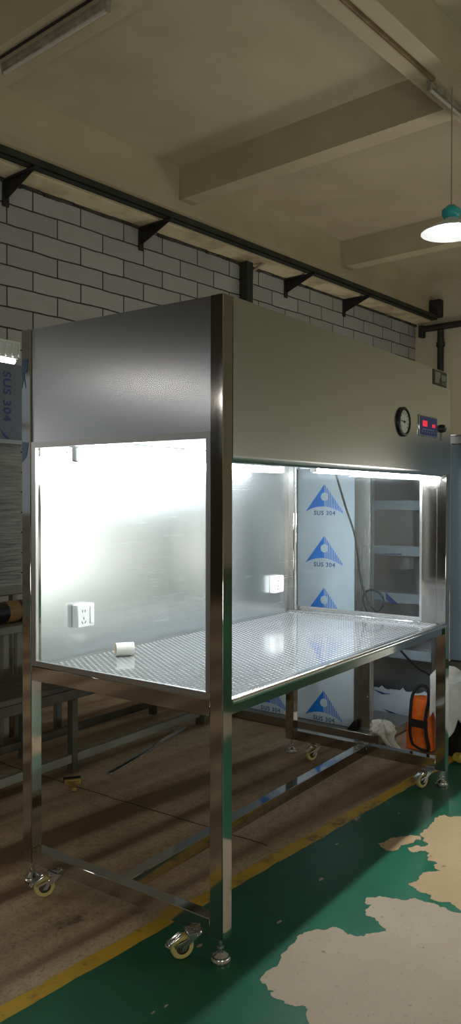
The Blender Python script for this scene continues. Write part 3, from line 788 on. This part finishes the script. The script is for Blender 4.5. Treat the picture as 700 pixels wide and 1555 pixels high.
# ---- blue-grey cabinet at the right edge
XC = 2.85; y1 = .405; y0 = -.75
o = empty('utility_cabinet', (XC+.3, -.2, 0)); tag(o, 'tall blue-grey fronted steel cabinet on legs at the right edge', 'cabinet')
MB().box(XC+.02, XC+.6, y0, y1, .352, 1.70, .003).build('body', 'cab_steel', o)
MB().box(XC, XC+.02, y0+.005, y1-.004, .356, 1.655, .002).build('door', 'bluegrey', o)
MB().box(XC-.004, XC+.02, y0, y1, 1.657, 1.705, .002).build('header', 'dull', o)
MB().box(XC-.008, XC+.6, y0-.004, y1+.004, 1.705, 1.714, .002).build('top_sheet', 'bright', o)
mb = MB(); mb.cyl((XC+.10, y1-.06, 1.714), (XC+.10, y1-.06, 1.745), .018, 14); mb.cyl((XC+.10, y1-.06, 1.745), (XC+.10, y1-.06, 1.755), .024, 14); mb.build('top_cap', 'black', o)
MB().box(XC-.004, XC+.6, y0, y1, .300, .352, .008).build('base_rail', 'khaki_paint', o)
for x in (XC, XC+.555):
    for y in (y0, y1-.045): MB().box(x, x+.045, y, y+.045, 0, .300, .004).build('leg', 'khaki_paint', o)

# ---- power cable
def spline(pts, n=8):
    P = [Vector(p) for p in pts]; out = []
    for i in range(len(P)-1):
        a, b, c, d = P[max(i-1, 0)], P[i], P[i+1], P[min(i+2, len(P)-1)]
        for k in range(n):
            t = k/n; out.append(.5*((2*b)+(-a+c)*t+(2*a-5*b+4*c-d)*t*t+(-a+3*b-3*c+d)*t*t*t))
    return out+[P[-1]]
cab = [(1.80, .72, 1.90), (1.90, .71, 1.62), (1.95, .69, 1.447), (1.95, .635, 1.283), (1.95, .580, 1.128), (1.95, .552, .94), (1.95, .532, .86), (1.95, .50, .79), (1.955, .455, .75), (1.96, .420, .79), (1.96, .435, .835), (1.965, .48, .853), (1.965, .52, .845), (1.96, .535, .80), (1.96, .50, .72), (1.95, .43, .66), (1.97, .365, .596), (2.0, .330, .537), (2.2, .331, .425), (2.42, .345, .335), (2.47, .34, .20), (2.48, .33, .05), (2.47, .28, .010), (2.46, .05, .009)]
o = MB().tube(spline(cab), .0055, 8).build('power_cable', 'cable'); tag(o, 'black power cable looping down behind the right end glass', 'cable')

# ---- soft things by the right leg
def blob(fn, nu=28, nv=18):
    return MB().grid(fn, nu, nv)
random.seed(11)
o = empty('tool_bag', (2.25, .01, 0)); tag(o, 'black upright bag on the floor behind the right leg', 'bag')
def bagshape(cx, cy, hx, hy, h, pinch=.25):
    def fn(u_, v_):
        a = 2*PI*u_; e = .55
        z = h*v_
        k = 1-pinch*(v_**2)+.05*math.sin(5*a+3*v_)*v_
        if v_ > .93: k *= max(0.02, 1-(v_-.93)/.07)
        c, s = math.cos(a), math.sin(a)
        return (cx+hx*k*math.copysign(abs(c)**e, c), cy+hy*k*math.copysign(abs(s)**e, s), z)
    return fn
MB().grid(bagshape(2.26, .02, .10, .17, .335), 36, 16).build('bag_body', 'black_web', o)
MB().tube([(2.26, .10-.16*t, .32+.07*math.sin(PI*t)) for t in [k/10 for k in range(11)]], .008, 8).build('handle', 'black_web', o)
# white cloth over it
def cloth(u_, v_):
    y = .235-.40*u_; t = v_
    drop = .17+.16*abs(((u_*3.1+.35) % 1)*2-1)+.02*math.sin(u_*23)
    if t < .5: x = 2.118+.006*math.sin(u_*30+5*t)-.012*math.sin(u_*14)*(1-2*t); z = .405-drop*(1-2*t)
    else: x = 2.118+.26*(2*t-1); z = .405+.018*math.sin(PI*(2*t-1))
    return (x, y, z+.012*math.sin(u_*17)+.01*math.sin(u_*8+2))
o = MB().grid(cloth, 62, 24).build('white_cloth', 'cloth'); tag(o, 'white cloth draped over the black bag by the right leg', 'cloth')
sm = o.modifiers.new('t', 'SOLIDIFY'); sm.thickness = .004
# orange bag with black binding
o = empty('safety_vest', (2.17, .29, 0)); tag(o, 'orange bag with black webbing loop standing left of the right leg', 'bag')
def vest(u_, v_):
    a = 2*PI*u_; c, s = math.cos(a), math.sin(a); k = 1-.10*v_+.03*math.sin(7*v_+3*a)
    if v_ > .94: k *= max(.02, 1-(v_-.94)/.06)
    return (2.20+.045*k*math.copysign(abs(c)**.6, c)+.03*v_, .315+.075*k*math.copysign(abs(s)**.6, s), .004+.275*v_)
MB().grid(vest, 36, 18).build('bag_body', 'orange', o)
lp = [(2.148+.03*t, .272+.052*math.cos(a)*(1 if z_ < .3 else .8), z_) for a, z_, t in []]
loop = [(2.150, .338, .03), (2.146, .352, .09), (2.150, .352, .20), (2.158, .345, .285), (2.168, .318, .335), (2.172, .290, .345), (2.170, .262, .325), (2.158, .256, .27), (2.150, .268, .18), (2.146, .262, .09), (2.150, .250, .02), (2.150, .29, .012)]
MB().tube(spline(loop+loop[:1], 6)[:-1], .010, 8, True, .7).build('webbing_loop', 'black_web', o)
MB().box(2.140, 2.156, .258, .348, .125, .165, .004).build('cross_strap', 'black_web', o)
o.name = 'orange_bag'
# yellow scrap
def lump(cx, cy, rx, ry, rz, ph=0., am=.15):
    def fn(u_, v_):
        a = 2*PI*u_; t = PI*v_
        k = 1+am*math.sin(3*a+ph+4*v_)+am*.6*math.sin(7*a+2*ph-5*v_)
        z = rz*(1-math.cos(t))/2*1.0
        return (cx+rx*k*math.sin(t)*math.cos(a), cy+ry*k*math.sin(t)*math.sin(a), .003+z*(1+.15*math.sin(4*a+ph)*math.sin(t)))
    return fn
o = MB().grid(lump(2.09, .055, .035, .04, .05, 1.2), 24, 14).build('yellow_cloth', 'yellow'); tag(o, 'small crumpled yellow cloth on the floor beside the black bag', 'cloth')
# crumpled rag on the plinth and hanging over its corner
def rag(u_, v_):
    a = 2*PI*u_; t = PI*v_
    k = 1+.25*math.sin(4*a+7*v_)+.18*math.sin(9*a-6*v_)+.1*math.sin(17*a+11*v_)+.09*math.sin(29*a-19*v_)
    return (2.105+.045*k*math.sin(t)*math.cos(a), .49+.058*k*math.sin(t)*math.sin(a), .057+.085*(1-math.cos(t))/2*(1+.25*math.sin(5*a+3)*math.sin(t)))
o = empty('crumpled_rag', (2.13, .55, .057)); tag(o, 'crumpled white rag hanging over the corner of the steel plinth', 'rag')
MB().grid(rag, 72, 30, False).build('bunched_part', 'rag', o)
def tail(u_, v_):
    y = .485-.085*u_; s = v_
    return (2.082-.004*math.sin(u_*11)-.012*s, y+.02*math.sin(4*s)-.025*s, .10-.095*s+.008*math.sin(u_*9)+(.012 if u_ < .5 else 0)*s)
t_ = MB().grid(tail, 16, 12).build('hanging_end', 'rag', o); t_.modifiers.new('t', 'SOLIDIFY').thickness = .003
# rubber wedge on the plinth
o = MB().prism([(2.10, .70, .0590), (2.10, .655, .0590), (2.10, .648, .105), (2.10, .66, .112)], (.03, 0, 0)).build('rubber_wedge', 'black'); tag(o, 'small black wedge standing on the steel plinth', 'wedge')

# ---- low bench behind
o = empty('low_table', (1.1, 1.72, 0)); tag(o, 'long low workshop table with plank top and steel legs behind the bench', 'table')
xa, xb_, yf, yr = .22, 1.90, 1.52, 1.93
for i in range(4):
    y = yf+(yr-yf)*i/4; MB().box(xa, xb_, y+.003, y+(yr-yf)/4-.003, .405, .432, .003).build('plank', 'plank', o)
MB().box(xa+.01, xb_-.01, yf+.005, yf+.035, .355, .404, .002).build('top_rail', 'khaki_paint', o)
MB().box(xa+.01, xb_-.01, yr-.035, yr-.005, .355, .404, .002).build('top_rail', 'khaki_paint', o)
for x in (.24, .845, 1.845):
    for y in (yf+.002, yr-.040): MB().box(x, x+.036, y, y+.038, 0, .356, .002).build('leg', 'khaki_paint', o)
MB().box(.276, 1.845, yf+.008, yf+.034, .048, .088, .002).build('stretcher', 'grey_paint', o)
MB().box(.276, 1.845, yr-.034, yr-.008, .048, .088, .002).build('stretcher', 'khaki_paint', o)

# ---- grey frame table with taped roll
YT = 2.10
o = empty('frame_table', (.7, YT+.3, 0)); tag(o, 'grey painted steel frame table at the left edge', 'table')
MB().box(.2, 1.31, YT, YT+.6, .600, .640, .003).build('top_frame', 'grey_paint', o)
for x in (.22, .895, .985, 1.265):
    MB().box(x, x+.035, YT+.002, YT+.037, 0, .600, .002).build('leg', 'grey_paint', o)
for x in (.22, 1.265): MB().box(x, x+.035, YT+.56, YT+.595, 0, .600, .002).build('leg', 'grey_paint', o)
MB().box(.24, 1.28, YT+.006, YT+.032, .30, .33, .002).build('stretcher', 'grey_paint', o)
o = empty('wrapped_roll', (.72, YT+.25, .64)); tag(o, 'black wrapped roll banded with brown tape on the grey frame table', 'roll')
MB().lathe([(.015, -.40), (.052, -.39), (.058, -.37), (.058, .22), (.052, .242), (.015, .25)], (.90, YT+.12, .7005), (1, .05, 0), 36).build('roll_body', 'wrap_black', o)
MB().lathe([(.0585, .09), (.0595, .10), (.0595, .165), (.0585, .175)], (.90, YT+.12, .7005), (1, .05, 0), 36).build('tape_band', 'kraft', o, 'brown tape band')
for (x0, x1, z0, z1, mt, lb) in ((.80, 1.06, .0, .20, 'carton', 'brown carton on the floor under the grey frame table'), (.82, 1.02, .202, .36, 'carton_light', 'pale carton resting on the brown one under the frame table')):
    o = empty('carton', ((x0+x1)/2, YT+.3, z0)); tag(o, lb, 'box')
    MB().box(x0, x1, YT+.12, YT+.5, z0+.001, z1, .004).build('carton_body', mt, o)
    MB().box(x0+.001, x1-.001, YT+.28, YT+.33, z1, z1+.001).build('tape_strip', 'kraft', o)

# ---- second unit, wrapped, with a lit hood lamp, at the left edge
YU = 2.62
o = empty('wrapped_bench', (.5, YU+.35, 0)); tag(o, 'second steel bench in shrink wrap and printed film at the left edge', 'clean bench')
xa, xb_ = -.75, 1.45
mb = MB(); mb.cur = 0; mb.box(xa, xb_, YU, YU+.012, 1.685, 2.150)
yy = YU-.0006
mb.cur = 1
put_text(mb, (1.30, yy, 2.10), (0, 0, -1), (1, 0, 0), .305, .062)
mb.poly([(1.275, yy, 1.755), (1.30, yy, 1.725), (1.352, yy, 1.692), (1.318, yy, 1.690), (1.296, yy, 1.712)])
mb.build('hood_panel', ['film_slate', 'print_dark'], o, 'grey-blue printed film', recalc=False)
MB().box(xa, xb_, YU-.02, YU+.02, 1.655, 1.688, .004).build('ledge', 'bright', o)
MB().box(xa, xb_, YU+.02, YU+.03, .80, 1.656, .002).build('wrapped_panel', 'wrap', o)
MB().box(xa, xb_, YU-.005, YU+.7, .735, .785, .004).build('worktop', 'grey_paint', o)
MB().box(xa, xb_, YU+.13, YU+.7, 1.66, 2.15, .004).build('hood_box', 'dull', o)
mb = MB(); mb.box(xa, xb_-.02, YU-.004, YU+.10, 2.276, 2.292, .002)
for k in range(44):
    x = xa+.02+k*.05; mb.box(x, x+.010, YU-.004, YU+.004, 2.195, 2.28, .001)
mb.box(xa, xb_-.02, YU+.02, YU+.03, 2.19, 2.28)
lo_ = mb.build('louvre', 'louvre', o, 'ribbed lamp diffuser')
MB().cyl((xa, YU+.045, 2.177), (xb_-.03, YU+.045, 2.177), .016, 12).build('lit_tube', 'tube_far', o, 'lit tube')
for x in (xa+.02, xb_-.06):
    for y in (YU+.03, YU+.62): MB().box(x, x+.04, y, y+.04, 0, .736, .002).build('leg', 'grey_paint', o)

# ---- on the floor
o = empty('paint_brush', (.73, 1.41, 0), math.radians(40)); tag(o, 'small flat brush with black bristles lying on the concrete behind the bench', 'brush')
d = Vector((.63, .78, 0)); s = Vector((.78, -.63, 0)); z = Vector((0, 0, 1)); P = Vector((.755, 1.425, .011))
MB().prism([P-s*.036-z*.008, P+s*.036-z*.008, P+s*.040+d*.042-z*.010, P-s*.040+d*.042-z*.010], (0, 0, .016)).build('bristles', 'bristle', o)
MB().obox(P-d*.008, d, s, z, .010, .037, .010, .002).build('ferrule', 'brush_handle', o)
MB().prism([P-s*.036-d*.017-z*.008, P+s*.036-d*.017-z*.008, P+s*.012-d*.045-z*.008, P+s*.010-d*.11-z*.008, P-s*.010-d*.11-z*.008, P-s*.012-d*.045-z*.008][::-1], (0, 0, .014)).build('handle', 'brush_handle', o)
a, b_ = Vector((.93, 1.365, .006)), Vector((1.731, 1.551, .006))
dd = (b_-a).normalized()
o = MB().obox((a+b_)/2, dd, Vector((-dd.y, dd.x, 0)), (0, 0, 1), (b_-a).length/2, .017, .005, .002).build('metal_strip', 'zinc'); tag(o, 'long bright metal strip lying on the concrete behind the bench', 'metal strip')

# ================================================================== LIGHT
def point(name, p, power, r=.1, col=(1, .97, .91)):
    l = bpy.data.lights.new(name, 'POINT'); l.energy = power; l.shadow_soft_size = r; l.color = col
    o = bpy.data.objects.new(name, l); C.objects.link(o); o.location = B(*p); return o
point('unseen_light', (-2.0, -4.4, .7), 125, .5)  # low fill lights without fixtures, added to brighten ceiling and beams
point('unseen_light', (4.2, -4.2, .7), 125, .5)
point('unseen_light', (9.0, -2.6, .7), 120, .5)
point('unseen_light', (8.0, 3.4, 1.1), 60, .4)  # fill without a fixture, added for the far end
point('pendant_glow', (4.5, 1.44, 2.3), 45, .1)
point('unseen_light', (-4.94, 3.9, 2.55), 9, .07)
point('unseen_light', (-5.9, 3.5, 2.45), 9, .07)
point('unseen_light', (-1.55, 3.6, 1.7), 45, .3)  # fill without a fixture, added for the furniture at the left edge
point('unseen_light', (-5.6, -1.6, .9), 110, .5)  # added low fill for the left part of wall and ceiling
w = bpy.data.worlds.new('world'); SC.world = w; w.use_nodes = True
bg = w.node_tree.nodes['Background']; bg.inputs[0].default_value = (.80, .9, 1.0, 1); bg.inputs[1].default_value = .30

# ================================================================== LOOK
SC.view_settings.view_transform = 'Standard'; SC.view_settings.look = 'None'
SC.view_settings.gamma = 1; SC.view_settings.use_curve_mapping = False; SC.view_settings.exposure = 0
cy_ = SC.cycles
cy_.max_bounces = 10; cy_.diffuse_bounces = 4; cy_.glossy_bounces = 6; cy_.transparent_max_bounces = 12
cy_.caustics_reflective = True; cy_.caustics_refractive = False; cy_.blur_glossy = 1.0
cy_.sample_clamp_indirect = 4.0; cy_.use_denoising = True
